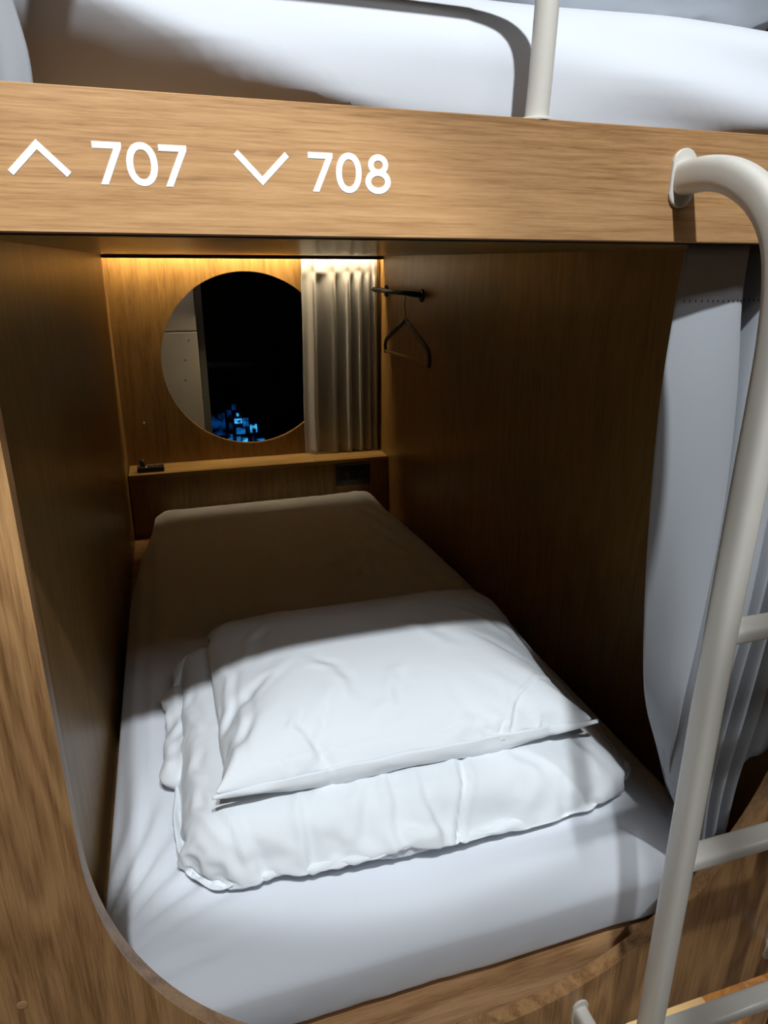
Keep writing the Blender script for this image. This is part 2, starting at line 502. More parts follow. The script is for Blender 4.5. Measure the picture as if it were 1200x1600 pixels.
# ------------------------------------------------------------------ window and night outside
wn = empty('window_1', (WCX, D + .2, WCZ)); wn['kind'] = 'structure'
g_ = obj('pane', box((.33, D + .205, -1.0), (1.1, D + .211, .3)), M['glass'])
f_ = obj('window_frame', box((.305, D + .19, -1.0), (.332, D + .225, .3), .002), plain('dark_window_frame', (.10, .10, .095), .5))
reparent(wn, g_, f_)
bm = bmesh.new(); add_box(bm, (-.5, D + .10, -1.3), (.3, D + .40, -.2725), .003, 1); add_box(bm, (-.5, D + .10, -.2695), (.3, D + .40, .6), .003, 1)
add_box(bm, (-.5, D + .104, -.275), (.297, D + .39, -.265))
struct('wall_outer', bm, M['concrete'])
bm = box((.3, D + .3, -1.3), (1.3, D + .5, -1.02)); struct('trim_4', bm, M['concrete'])
bm = box((-.5, D + .02, .31), (1.3, D + .4, .35)); struct('ceiling_gap', bm, M['corridor'])
nb = empty('distant_building', (.9, 7.2, -3.2))
tag(nb, 'distant night-time building with bright blue lit windows seen through the round window', 'building')
kids = [obj('wall', box((-1.2, 7.0, -4.0), (2.6, 7.6, -1.33)), plain('night_facade', (.01, .03, .07), .8)),
        obj('roof', box((-1.3, 6.95, -1.33), (2.7, 7.65, -1.27)), plain('night_roof', (.01, .012, .02), .8))]
EB = [emit('blue_lit_window', (.02, .28, .85), .4, 14), emit('dim_blue_window', (.004, .06, .26), .35, 10), emit('cyan_lit_window', (.06, .50, 1.0), .9, 18)]
rr = random.Random(3)
for (x0, x1, z0, z1, k) in ((.56, .72, -1.80, -1.56, 1), (.60, .70, -1.98, -1.84, 1), (.735, .79, -1.99, -1.80, 0), (.82, .90, -1.68, -1.63, 2), (.91, .97, -1.72, -1.63, 0), (.985, 1.06, -1.79, -1.70, 2), (.83, .93, -1.80, -1.73, 0),
                            (.83, .875, -1.97, -1.83, 0), (.885, .95, -1.98, -1.85, 2), (.97, 1.02, -1.95, -1.84, 1), (1.04, 1.14, -1.96, -1.87, 0), (.745, .79, -1.60, -1.53, 1), (.80, .86, -1.53, -1.47, 1), (.76, .80, -1.74, -1.67, 1), (.845, .87, -1.60, -1.57, 2)):
    kids.append(obj('window', box((x0, 6.985, z0), (x1, 6.999, z1)), EB[k]))
reparent(nb, *kids)
# dark sloping canopy outside, in front of the building
bm = bmesh.new()
pr_ = [(.42, -.62), (2.6, -2.32), (2.6, .6), (.42, .6)]
fr = [bm.verts.new((x, 4.2, z)) for x, z in pr_]; bk = [bm.verts.new((x, 4.3, z)) for x, z in pr_]
bm.faces.new(fr); bm.faces.new(bk[::-1])
for i in range(4): bm.faces.new([fr[i], fr[(i + 1) % 4], bk[(i + 1) % 4], bk[i]])
o = obj('dark_canopy', bm, plain('unlit_dark_surface', (.004, .004, .005), .9)); tag(o, 'unlit dark slanting canopy outside the round window against the night', 'canopy')

# ------------------------------------------------------------------ curtains
def lerp(a, b, t): return a + (b - a) * t
def curtain(name, sections, nu, nv, mat, parent=None, zbot=None, thick=.0012, ripple=.0):
    """sections: list of (z, [(x,y)...]) with equal counts; interpolates smoothly across and down"""
    nseg = len(sections[0][1]) - 1
    rows = [[Vector((x, y, z)) for x, y in pts] for z, pts in sections]
    fine = [catmull(r, nu) for r in rows]
    cols = list(zip(*fine))
    verts = []; ncol = len(cols)
    for i, c in enumerate(cols):
        p = catmull(list(c), nv)
        if zbot:
            zt, ze = p[0].z, p[-1].z; zb = zbot(i / (ncol - 1))
            q = []
            for k in range(len(p)):
                zz = lerp(zt, max(ze, zb), k / (len(p) - 1))
                j = min(range(len(p) - 1), key=lambda j: 0 if p[j].z >= zz >= p[j + 1].z else 1)
                t = (p[j].z - zz) / max(1e-9, p[j].z - p[j + 1].z)
                q.append(p[j].lerp(p[j + 1], max(0, min(1, t))))
            p = q
        verts += p
    nr = len(verts) // ncol
    faces = [[i * nr + k, (i + 1) * nr + k, (i + 1) * nr + k + 1, i * nr + k + 1] for i in range(ncol - 1) for k in range(nr - 1)]
    o = grid(name, verts, faces, mat, parent)
    md = o.modifiers.new('thickness', 'SOLIDIFY'); md.thickness = thick
    return o, fine

FX = [  # z, then x and y of: edge x3, fold x3, pleat x3, fold, pleat, fold, pleat, fold, pleat, fold, end x2
 (.0035, [.697,.733,.765, .772,.785,.797, .802,.830,.852, .866,.885,.900,.915,.930,.945,.960,.972,.988], [.060,.052,.050, .085,.110,.085, .045,.036,.042, .09,.044,.09,.044,.09,.044,.09,.05,.05]),
 (-.055, [.692,.730,.764, .771,.784,.794, .799,.828,.852, .867,.885,.901,.915,.930,.945,.960,.972,.988], [.060,.050,.047, .085,.110,.085, .045,.036,.042, .09,.042,.09,.042,.09,.042,.09,.05,.05]),
 (-.16,  [.691,.730,.779, .785,.788,.791, .796,.822,.852, .870,.884,.902,.916,.931,.945,.960,.972,.988], [.061,.047,.046, .080,.105,.080, .046,.036,.042, .09,.042,.09,.042,.09,.042,.09,.05,.05]),
 (-.30,  [.705,.740,.790, .794,.796,.798, .803,.826,.857, .869,.882,.897,.910,.923,.937,.950,.965,.982], [.068,.050,.047, .080,.105,.080, .048,.040,.045, .085,.045,.085,.045,.085,.045,.085,.05,.05]),
 (-.45,  [.738,.765,.795, .799,.801,.803, .808,.832,.860, .867,.880,.893,.905,.916,.928,.940,.955,.975], [.090,.062,.054, .082,.100,.082, .055,.045,.048, .085,.048,.085,.048,.08,.046,.08,.05,.05]),
 (-.60,  [.786,.790,.800, .804,.806,.808, .813,.832,.851, .858,.870,.882,.895,.907,.918,.930,.945,.970], [.120,.085,.066, .088,.100,.086, .060,.050,.052, .085,.050,.085,.048,.08,.046,.075,.05,.05]),
 (-.75,  [.868,.850,.840, .838,.837,.838, .840,.846,.852, .857,.866,.876,.886,.896,.905,.915,.924,.940], [.165,.125,.100, .103,.106,.093, .072,.058,.055, .078,.052,.078,.050,.075,.048,.070,.045,.045]),
 (-.93,  [.962,.957,.951, .944,.935,.922, .908,.893,.880, .874,.876,.884,.890,.897,.903,.910,.916,.930], [.215,.170,.132, .112,.098,.086, .074,.062,.052, .058,.044,.058,.044,.058,.042,.055,.042,.042]),
]
secs = [(z, list(zip(xs, ys))) for z, xs, ys in FX]
def zb(u):
    return -.93 + .05 * smoothstep(.45, .6, u) + .20 * smoothstep(.84, .93, u) + .008 * math.sin(u * 40)
cur = empty('privacy_curtain', (.84, .07, .0035))
tag(cur, 'grey privacy curtain bunched at the right side of the pod opening behind the ladder', 'curtain')
co, cf = curtain('curtain_fabric', secs, 7, 9, M['curtain'], None, zb)
# stitched header line
bm = bmesh.new()
hl = cf[1]
acc = 0
for i in range(2, len(hl) - 1):
    p = hl[i]; q = hl[i + 1]
    n_ = max(1, int((q - p).length / .0045))
    for k in range(n_):
        r_ = p.lerp(q, k / n_)
        sg = -1
        d = (q - p).normalized(); nn = Vector((d.y, -d.x, 0))
        c = r_ + nn * .0011
        w = .0004
        add_box(bm, (c.x - w, c.y - .0006, c.z - .0011), (c.x + w, c.y + .0006, c.z + .0011))
st = obj('header_stitching', bm, M['thread']); st['label'] = 'row of dark stitches across the curtain header'
rl = obj('curtain_rail', box((.02, .045, -.0005), (.98, .060, .004)), M['alu'])
reparent(cur, co, st, rl)

# window curtain at the back
def wavy(z, amp, phase, x0, x1, n=34):
    out = []
    for i in range(n + 1):
        u = i / n
        x = lerp(x0, x1, u ** .9)
        y = 2.118 + amp * math.sin(u * PI * 2 * (n / 4.3) + phase) - .004 * math.sin(u * 9)
        out.append((x, y))
    return out
def back_sec(z, tightness, x0, x1):
    # pleats: broad first panel then narrower folds
    edges = [0, .07, .14, .17, .20, .30, .40, .43, .46, .53, .60, .63, .66, .71, .76, .785, .81, .87, .90, .92, .96, 1.0]
    ys = [.5, .2, -.7, -.1, .9, .5, -.6, .0, .9, .1, -.8, .0, .9, -.3, -.9, .0, .9, -.6, .1, .9, -.6, .4]
    return (z, [(lerp(x0, x1, e), 2.123 + .016 * tightness * y) for e, y in zip(edges, ys)])
bsec = [back_sec(.028, .45, .690, .984), back_sec(-.030, .45, .690, .984), back_sec(-.055, .25, .690, .984), back_sec(-.085, .95, .689, .984), back_sec(-.13, 1.05, .689, .984), back_sec(-.3, 1.0, .688, .985), back_sec(-.55, 1.05, .683, .988), back_sec(SH + .004, 1.1, .684, .990)]
wc = empty('window_curtain', (.84, 2.118, -.35))
tag(wc, 'short grey pinch-pleated curtain drawn to the right of the round window', 'curtain')
wf, _ = curtain('curtain_fabric', bsec, 6, 8, M['curtain_back'])
wr = obj('curtain_rail', box((.01, 2.115, .028), (.99, 2.131, .040)), M['alu'])
reparent(wc, wf, wr)

# upper bunk curtain sliver
usec = [(z, [(-.10, .06), (-.06, .04), (-.02, .065), (.02, .045), (.055, .065), (.088 - .1 * max(0, z - .14), .041), (.107 - .16 * max(0, z - .12), .048)]) for z in (FT + .001, .12, .16, .22, .3, .5, .9)]
uc, _ = curtain('upper_curtain', usec, 6, 6, M['curtain'])
uc.name = 'upper_bunk_curtain'
tag(uc, 'pale grey curtain edge of the upper bunk at the top left corner', 'curtain')

# ------------------------------------------------------------------ bar and hanger on right wall
br = empty('garment_bar', (W, 1.85, -.12))
tag(br, 'short black steel garment bar on the right pod wall', 'rail')
bits = []
bm = bmesh.new(); add_tube(bm, [(.950, 1.625, -.1135), (.950, 2.055, -.1135)], .0075, n=20); bits.append(obj('bar', bm, M['black'], smooth=True))
for y in (1.655, 2.046):
    bm = bmesh.new(); add_disc(bm, (W, y, -.120), (-1, 0, 0), .021, .006, n=32); bits.append(obj('flange', bm, M['black']))
    bm = bmesh.new(); add_tube(bm, [(.995, y, -.119), (.950, y, -.1135)], .009, n=20); bits.append(obj('bracket_arm', bm, M['black'], smooth=True))
reparent(br, *bits)
hg = empty('coat_hanger', (.95, 1.69, -.12))
tag(hg, 'dark coat hanger with a thin wooden trouser bar hanging from the black wall rail', 'hanger')
hk = [(.950, 1.700, -.112), (.950, 1.694, -.1035), (.950, 1.684, -.1035), (.950, 1.678, -.112), (.950, 1.680, -.130), (.951, 1.690, -.150), (.952, 1.686, -.170), (.952, 1.682, -.200)]
h1 = obj('hook', tube(catmull(hk, 6), .0016, n=10), M['wire'], smooth=True)
A_ = Vector((.952, 1.682, -.198)); Lp = Vector((.962, 1.93, -.290)); Rp = Vector((.938, 1.425, -.272))
Le = Vector((.963, 1.935, -.335)); Re = Vector((.937, 1.412, -.318))
h2 = obj('arm', tube(catmull([A_, A_.lerp(Lp, .5) + Vector((0, 0, .002)), Lp, Le], 8), .0055, .0085, n=16), M['black'], smooth=True)
h3 = obj('arm', tube(catmull([A_, A_.lerp(Rp, .5) + Vector((0, 0, .002)), Rp, Re], 8), .0055, .0085, n=16), M['black'], smooth=True)
h4 = obj('trouser_bar', tube([Le + Vector((0, -.001, .008)), Re + Vector((0, .001, .010))], .0048, n=14), M['dowel'], smooth=True)
reparent(hg, h1, h2, h3, h4)

# ------------------------------------------------------------------ lower mattress
def mattress():
    x0, x1, y0, y1, z0, z1 = .014, .958, .072, 1.985, ZB, -.872
    V, F = rbox_mesh((x0, y0, z0), (x1, y1, z1), (.075, .075, .034), .0125, 6)
    out = []
    for v in V:
        x, y, z = v
        u = (x - x0) / (x1 - x0); t = (y - y0) / (y1 - y0)
        top = smoothstep(z0 + .02, z1 - .01, z)
        # sides close in toward the back
        lx = .004 + .064 * smoothstep(.55, 1.0, t) ** 1.3
        rx = .045 * smoothstep(.45, 1.0, t) ** 1.5
        x += lx * (1 - u) - rx * u
        # gentle bulge of the sides
        bz = math.sin(PI * min(1, max(0, (z - z0) / (z1 - z0))))
        y += -.008 * bz * (1 if y < y0 + .08 else 0)
        # soft surface
        zz = z + top * (.004 * nz(x * 3, y * 3, 1) + .006 * math.exp(-((x - .88) / .08) ** 2 - ((y - 1.95) / .1) ** 2) - .004 * math.exp(-((x - .4) / .25) ** 2 - ((y - 1.9) / .2) ** 2))
        # creases running off the front left corner
        dx, dy = x - (x0 - .02), y - (y0 + .06)
        ang = math.atan2(dy, dx + .02); rad = math.hypot(dx, dy)
        fan = math.sin(ang * 30 + 2.5 * nz(rad * 6, ang * 2, 3)) * math.exp(-((rad - .2) / .17) ** 2) * smoothstep(.15, .5, ang) * (1 - smoothstep(1.3, 1.6, ang))
        zz += top * .0048 * fan
        # wrinkles along left side
        zz += top * .0032 * math.sin(x * 160 + 3 * nz(y * 4, x * 5, 8)) * math.exp(-((x - .06) / .05) ** 2) * smoothstep(.15, .5, y)
        # crease by the care tag
        g = (y - (.118 + .14 * (x - .09))) / .006
        zz -= .006 * math.exp(-g * g) * math.exp(-((x - .13) / .08) ** 2)
        # wandering small wrinkles in the middle of the bed
        w = nz(x * 22 + 3 * nz(x * 5, y * 5, 2), y * 9 - x * 6, 5)
        zz += top * .0060 * (1 - abs(w) * 3) * math.exp(-((x - .62) / .14) ** 2 - ((y - 1.22) / .25) ** 2)
        w = nz(x * 40 + y * 10, y * 8, 6)
        zz += top * .0012 * w * smoothstep(.8, 1.0, y)
        # right side folds
        zz += top * .0018 * math.sin((x + .25 * y) * 120 + 2 * nz(x * 5, y * 5, 4)) * math.exp(-((x - .86) / .07) ** 2) * smoothstep(.9, 1.1, y)
        # skirt wrinkles at front
        if y < y0 + .05:
            y += .0014 * nz(x * 30, z * 60, 7) * (1 - top) + .003 * nz(x * 6, z * 10, 11)
        out.append((x, y, max(zz, z0)))
    return out, F
mt = empty('lower_mattress', (.486, 1.0, ZB))
tag(mt, 'mattress in a tight white fitted sheet on the lower bunk under the folded duvet', 'mattress')
v_, f_ = mattress()
mm_ = grid('fitted_sheet', v_, f_, M['sheet'])
tg = obj('care_tag', box((.082, .108, -.918), (.100, .111, -.898), .0005, 1), M['label']); tg['label'] = 'small grey care tag on the sheet corner'
reparent(mt, mm_, tg)

# upper mattress
def umattress():
    x0, x1, y0, y1, z0, z1 = .045, .965, .060, 2.05, .036, .214
    V, F = rbox_mesh((x0, y0, z0), (x1, y1, z1), (.13, .10, .075), .014, 8)
    out = []
    for v in V:
        x, y, z = v
        t = (z - z0) / (z1 - z0)
        d = .0
        # lower skirt gathers
        low = 1 - smoothstep(.15, .6, t)
        if y < .4:
            ze = .090 + .10 * (1 - smoothstep(.04, .50, x)) ** 1.5 + .028 * smoothstep(.62, .9, x)
            y += 1.02 * max(0, ze - z) * (1 - .3 * smoothstep(.5, .9, x))
        x += .05 * (1 - t) * (1 - smoothstep(.05, .2, x))
        out.append((x + .003 * math.sin(y * 190 + x * 140) * low * (x < x0 + .14) , y + low * (.0035 * math.sin(x * 210 + 9 * z + 2 * nz(x * 12, z * 12)) * math.exp(-((x - .12) / .12) ** 2)) + .006 * nz(x * 4, z * 14, 3) + .004 * nz(x * 3 + z * 9, z * 22, 5) + .006 * smoothstep(.5, .7, x) * math.sin(z * 85 + x * 9 + 2 * nz(x * 5, z * 8)), max(.0345, z + .004 * nz(x * 5, y * 5, 9))))
    return out, F
v_, f_ = umattress()
um = grid('upper_mattress', v_, f_, M['sheet'])
tag(um, 'thick white-sheeted mattress of the upper bunk above the numbered fascia', 'mattress')
pu = obj('upper_platform', box((0, PT, .0305), (W, 2.085, .0335)), M['oak_h']); pu['kind'] = 'structure'; pu.name = 'ceiling_board'

# ------------------------------------------------------------------ cushions
def cushion(corners, zmid, ttop, tbot, nu, nv, fn=None, pe=2.6, ex=.55):
    """closed pillow form; corners = front-left, front-right, back-right, back-left (x,y)"""
    fl, fr_, brr, bl = [Vector(c) for c in corners]
    verts = []; faces = []
    def pos(u, v):
        a = (u + 1) / 2; b = (v + 1) / 2
        # pull the edge middles in a little, as a filled bag does
        p = fl.lerp(fr_, a).lerp(bl.lerp(brr, a), b)
        c = (fl + fr_ + brr + bl) / 4
        pull = .035 * (abs(v) ** 3 * (1 - u * u) + abs(u) ** 3 * (1 - v * v))
        return p + (c - p) * pull
    N1, N2 = nu + 1, nv + 1
    def uvs(n):
        return [math.sin(PI / 2 * (2 * i / n - 1)) * .55 + .45 * (2 * i / n - 1) for i in range(n + 1)]
    U, V = uvs(nu), uvs(nv)
    for side in (1, -1):
        for j in range(N2):
            for i in range(N1):
                u, v = U[i], V[j]
                p = pos(u, v)
                h = ((1 - abs(u) ** pe) * (1 - abs(v) ** pe)) ** ex
                z = zmid(u, v) + (ttop if side > 0 else -tbot) * h
                q = Vector((p.x, p.y, z))
                if fn: q = fn(q, u, v, side, h)
                verts.append(q)
    def idx(s, i, j):
        if s == 1 and (i in (0, nu) or j in (0, nv)): s = 0
        return s * N1 * N2 + j * N1 + i
    for s in (0, 1):
        for j in range(nv):
            for i in range(nu):
                f = [idx(s, i, j), idx(s, i + 1, j), idx(s, i + 1, j + 1), idx(s, i, j + 1)]
                faces.append(f if s == 0 else f[::-1])
    used = sorted({i for f in faces for i in f}); mp = {k: n for n, k in enumerate(used)}
    return [verts[k] for k in used], [[mp[i] for i in f] for f in faces]

def cloth_run(items, colliders, frames):
    """items: (object, dict) ; steps the cloth solver and freezes the result"""
    sc = bpy.context.scene
    for o in colliders:
        m = o.modifiers.new('collision', 'COLLISION')
        o.collision.thickness_outer = .002; o.collision.cloth_friction = 20
    for o, p in items:
        m = o.modifiers.new('cloth', 'CLOTH'); s = m.settings
        s.quality = p.get('quality', 6); s.mass = p.get('mass', .15)
        s.tension_stiffness = s.compression_stiffness = p.get('stiff', 12); s.shear_stiffness = p.get('shear', 4)
        s.bending_stiffness = p.get('bend', .15); s.air_damping = 2
        s.tension_damping = s.compression_damping = s.shear_damping = 5; s.bending_damping = .5
        s.use_pressure = True; s.uniform_pressure_force = p.get('press', 1.5)
        if 'vol' in p: s.use_pressure_volume = True; s.target_volume = p['vol']
        s.shrink_min = p.get('shrink', 0.0); s.shrink_max = p.get('shrink', 0.0)
        s.effector_weights.gravity = p.get('grav', 1.0)
        c = m.collision_settings; c.use_collision = True; c.distance_min = .003; c.collision_quality = 3
        c.use_self_collision = p.get('selfc', False); c.self_distance_min = .003
        m.point_cache.frame_start = 1; m.point_cache.frame_end = frames
    for f in range(1, frames + 1):
        sc.frame_set(f)
    dg = bpy.context.evaluated_depsgraph_get()
    for o, p in items:
        co = [v.co.copy() for v in o.evaluated_get(dg).data.vertices]
        o.modifiers.clear()
        for v, q in zip(o.data.vertices, co): v.co = q
    for o in colliders: o.modifiers.clear()
    sc.frame_set(1)

def flat_bag(corners, z, h, nu, nv):
    """two flat sheets joined round the rim"""
    fl, fr, br, bl = [Vector(c) for c in corners]
    V = []; F = []
    N1, N2 = nu + 1, nv + 1
    for s in (1, -1):
        for j in range(N2):
            for i in range(N1):
                a, b = i / nu, j / nv
                p = fl.lerp(fr, a).lerp(bl.lerp(br, a), b)
                e = min(i, nu - i, 3) / 3 * min(j, nv - j, 3) / 3
                V.append(Vector((p.x, p.y, z + s * h * e + .0008 * noise.noise(Vector((p.x * 12, p.y * 12, s * 3))))))
    def idx(s, i, j):
        if s == 1 and (i in (0, nu) or j in (0, nv)): s = 0
        return s * N1 * N2 + j * N1 + i
    for s in (0, 1):
        for j in range(nv):
            for i in range(nu):
                f = [idx(s, i, j), idx(s, i + 1, j), idx(s, i + 1, j + 1), idx(s, i, j + 1)]
                F.append(f if s == 0 else f[::-1])
    used = sorted({i for f in F for i in f}); mp = {k: n for n, k in enumerate(used)}
    return [V[k] for k in used], [[mp[i] for i in f] for f in F]

def bedding():
    plate = obj('collider', box((-.5, -.5, -1.0), (1.5, 2.2, -.869)), M['duvet'])
    def skew(v):
        u = (v.x - .13) / .73; t = (v.y - .18) / .56; h = (v.z + .874) / .11
        return Vector((v.x + .022 * t * u + .012 * t * (1 - u), v.y + .045 * (1 - u) ** 3 * (1 - t) + .015 * u * u * (1 - t),
                       v.z + smoothstep(.2, .9, h) * (-.012 * (1 - u) ** 2 * (1 - t) - .030 * smoothstep(.7, 1.0, u) * (1 - t) + .008 * math.sin(u * PI) * (1 - t))))
    V, F = rbox_mesh((.142, .190, -.868), (.855, .765, -.775), (.05, .05, .040), .03, 4)
    core = grid('core', [skew(v) for v in V], F, M['duvet'])
    V, F = rbox_mesh((.130, .178, -.8715), (.867, .777, -.765), (.058, .058, .05), .0115, 5)
    V = [skew(v) for v in V]
    V = [v + Vector((.005 * noise.noise(v * 9), .005 * noise.noise(v * 9 + Vector((5, 0, 0))), .003 * noise.noise(v * 11))) for v in V]
    d = grid('duvet', V, F, M['duvet'])
    cloth_run([(d, dict(press=1.5, shrink=-.10, bend=.08, stiff=12, shear=3, quality=6, mass=.12, grav=.6))], [plate, core], 22)
    bpy.data.objects.remove(core)
    V, F = flat_bag([(.182, .240), (.806, .236), (.858, .825), (.198, .85)], -.735, .012, 64, 50)
    p = grid('pillow', V, F, M['pillow'])
    cloth_run([(p, dict(press=11, shrink=-.015, bend=.25, stiff=18, shear=5, mass=.15, grav=.6, quality=5))], [plate, d], 32)
    rim = [v.co.copy() for v in p.data.vertices[:65]]
    bpy.data.objects.remove(plate)
    return d, p, rim

dv, pil, rim = bedding()
for o in (dv, pil):
    o.data.polygons.foreach_set('use_smooth', [True] * len(o.data.polygons))
    md = o.modifiers.new('smooth', 'SUBSURF'); md.levels = md.render_levels = 1
dv.name = 'duvet_cover'; pil.name = 'pillowcase'
def bake(o, levels):
    """apply the subdivision so that fine creases can be pressed into the cloth"""
    for m in o.modifiers: m.levels = m.render_levels = levels
    dg = bpy.context.evaluated_depsgraph_get(); dg.update()
    me = bpy.data.meshes.new_from_object(o.evaluated_get(dg))
    o.modifiers.clear(); o.data = me
def press(o, lines, zmin):
    """lines: (x0, y0, x1, y1, height, width); each is a soft ridge with a groove beside it"""
    me = o.data; nr = [v.normal.copy() for v in me.vertices]
    for v, n in zip(me.vertices, nr):
        x, y, z = v.co
        if z < zmin or n.z < -.3: continue
        t = 0
        for (x0, y0, x1, y1, am, wd) in lines:
            dx, dy = x1 - x0, y1 - y0; L_ = math.hypot(dx, dy); dx /= L_; dy /= L_
            s_ = ((x - x0) * dx + (y - y0) * dy) / L_
            if s_ < -.35 or s_ > 1.35: continue
            d = -(x - x0) * dy + (y - y0) * dx + .006 * math.sin(s_ * 5 + x0 * 40) + .002 * math.sin(s_ * 13 + y0 * 70)
            if abs(d) > 5 * wd: continue
            e = smoothstep(-.35, .25, s_) * (1 - smoothstep(.7, 1.35, s_))
            t += am * e * (math.exp(-(d / wd) ** 2) - .7 * math.exp(-((d - 1.7 * wd) / wd) ** 2))
        if t: v.co += n * t
bake(dv, 1); bake(pil, 2)
press(dv, [(.569, .27, .520, .12, -.0075, .0050), (.551, .26, .514, .13, .0050, .0075), (.207, .25, .254, .11, .0045, .0080), (.301, .26, .304, .13, .0040, .0070), (.429, .26, .434, .14, .0045, .0080),
           (.484, .24, .494, .13, .0035, .0080), (.153, .33, .185, .22, .0040, .0070), (.393, .25, .336, .15, .0035, .0100), (.17, .17, .24, .13, .0035, .0070), (.60, .17, .72, .16, .0025, .0060),
           (.44, .18, .505, .17, .0025, .0060), (.156, .42, .169, .30, .0045, .0080), (.15, .60, .165, .48, .0045, .0080), (.64, .25, .70, .17, .0030, .0110), (.76, .30, .80, .20, .0035, .0100)], -.862)
press(pil, [(.762, .350, .635, .257, .0026, .0035), (.707, .262, .668, .243, .0020, .0025), (.600, .263, .650, .262, .0022, .0025), (.371, .458, .410, .361, .0032, .0110), (.311, .335, .324, .275, .0026, .0080),
            (.282, .262, .332, .250, .0022, .0070), (.240, .43, .224, .29, .0034, .0080), (.501, .388, .444, .312, .0030, .0120), (.539, .262, .650, .276, .0028, .0100), (.225, .56, .214, .40, .0034, .0080),
            (.70, .60, .76, .50, .0025, .0140), (.56, .55, .62, .45, .0022, .0160), (.30, .65, .26, .55, .0030, .0120), (.74, .70, .80, .60, .0026, .0080)], -.80)
# stitched hem line behind the open edge of the pillowcase
for v in pil.data.vertices:
    x, y, z = v.co
    a = (x - rim[0].x) / (rim[-1].x - rim[0].x)
    if not .05 < a < .98 or v.normal.z < 0: continue
    r_ = rim[min(63, max(0, int(a * 64)))]
    d = (y - r_.y - .017) / .0022
    if abs(d) < 4: v.co.z -= .0013 * math.exp(-d * d)
dt = empty('folded_duvet', (.5, .45, -.871))
tag(dt, 'white duvet folded into a thick rectangle on the lower bunk under the pillow', 'duvet')
V2, F2 = rbox_mesh((.100, .42, -.870), (.30, .70, -.815), (.035, .04, .0265), .008, 6)
out = []
for v in V2:
    x, y, z = v
    t = (y - .42) / .28
    x += .012 * nz(t * 7, z * 40, 6) + .010 * math.sin(t * 3)
    z += .007 * nz(x * 50, t * 9, 7) * smoothstep(-.87, -.83, z)
    out.append((x, y, max(z, -.870)))
d2 = grid('folded_layer', out, F2, M['duvet'])
reparent(dt, dv, d2)
pw = empty('white_pillow', (.53, .55, -.77))
tag(pw, 'white pillow in an envelope pillowcase lying on top of the folded duvet', 'pillow')
V = []; nR = len(rim); nk = 8
for i, p in enumerate(rim):
    a = i / (nR - 1)
    dpt = .004 + .034 * max(0, min(1, math.sin(PI * a) * 1.3)) ** .8 * (.85 + .25 * nz(a * 5, 1, 1))
    for k in range(nk):
        t = k / (nk - 1)
        V.append(p + Vector((0, -.003 - .006 * math.sin(t * PI * .9) + .004 * t + .003 * nz(a * 14, t * 2, 4), .0015 - dpt * t)))
F = [[i * nk + k, (i + 1) * nk + k, (i + 1) * nk + k + 1, i * nk + k + 1] for i in range(nR - 1) for k in range(nk - 1)]
fl_ = grid('pillowcase_flap', V, F, M['pillow']); md = fl_.modifiers.new('t', 'SOLIDIFY'); md.thickness = .0015
e_ = rim[-1]
tt = obj('side_tag', box((e_.x - .004, e_.y - .003, e_.z - .006), (e_.x + .004, e_.y + .001, e_.z)), M['teal']); tt['label'] = 'tiny teal tag at the pillowcase corner'
reparent(pw, pil, fl_, tt)

# bedding on upper bunk
v_, f_ = cushion([(.50, .17), (.97, .15), (.97, .6), (.52, .62)], lambda u, v: .276, .09, .045, 50, 40,
                 lambda q, u, v, s, h: q + Vector((0, 0, .012 * nz(u * 3, v * 3, 6) + .006 * nz(u * 9, v * 4, 2))))
ub = grid('upper_duvet', v_, f_, M['duvet'])
tag(ub, 'white folded duvet lying on the upper bunk mattress at the top right', 'duvet')

# ------------------------------------------------------------------ ladder
LX, RX = .634, .975
lad = empty('bunk_ladder', (.80, -.14, -1.4))
tag(lad, 'cream painted tubular steel ladder fixed to the bunk front at the right', 'ladder')
parts = []
def rail_path(x):
    pts = [(x - .003, .000, .0525), (x - .003, -.035, .0530), (x - .002, -.062, .0475), (x, -.0862, .0346), (x, -.106, .0170), (x, -.119, -.0036), (x, -.127, -.031), (x, -.131, -.062), (x, -.133, -.108), (x, -.133, -.216), (x, -.134, -.38), (x, -.137, -.56), (x, -.141, -.84), (x + .004, -.140, -.93), (x + .010, -.126, -.985), (x + .014, -.085, -1.017), (x + .017, -.04, -1.022), (x + .017, -.0, -1.022)]
    return catmull(pts, 7)
for x in (LX, RX):
    parts.append(obj('side_rail', tube(rail_path(x), .0107, .0140, side=(1, 0, 0), n=32, power=3.0), M['paint'], smooth=True))
    for z, dx in ((.0525, -.003), (-1.022, .017)):
        bm = bmesh.new(); add_disc(bm, (x + dx, 0, z), (0, -1, 0), .0125, .003, n=48, stretch=(0, 0, .0115), bevel=.0008)
        parts.append(obj('mounting_plate', bm, M['paint'], smooth=False))
for z, y in ((-.333, -.134), (-.596, -.138), (-.861, -.141)):
    parts.append(obj('rung', tube([(LX + .006, y, z), (RX - .006, y, z)], .0085, .0125, side=(0, 0, 1), n=32, power=3.6), M['paint'], smooth=True))
reparent(lad, *parts)

gr = empty('guard_rail', (.493, .014, FT))
tag(gr, 'cream tubular guard rail standing on the fascia of the upper bunk', 'rail')
gp = [(.4905, .014, FT), (.492, .014, .12), (.493, .014, .17), (.4925, .014, .192), (.486, .014, .216), (.472, .014, .236), (.450, .014, .248), (.42, .014, .252), (.2, .014, .252), (.0, .014, .252), (-.2, .014, .252)]
g1 = obj('rail_tube', tube(catmull(gp, 8), .0097, side=None, n=24), M['paint'], smooth=True)
bm = bmesh.new(); add_disc(bm, (.4905, .0142, FT), (0, 0, 1), .0148, .0022, n=40)
g2 = obj('foot_ring', bm, M['paint'])
reparent(gr, g1, g2)

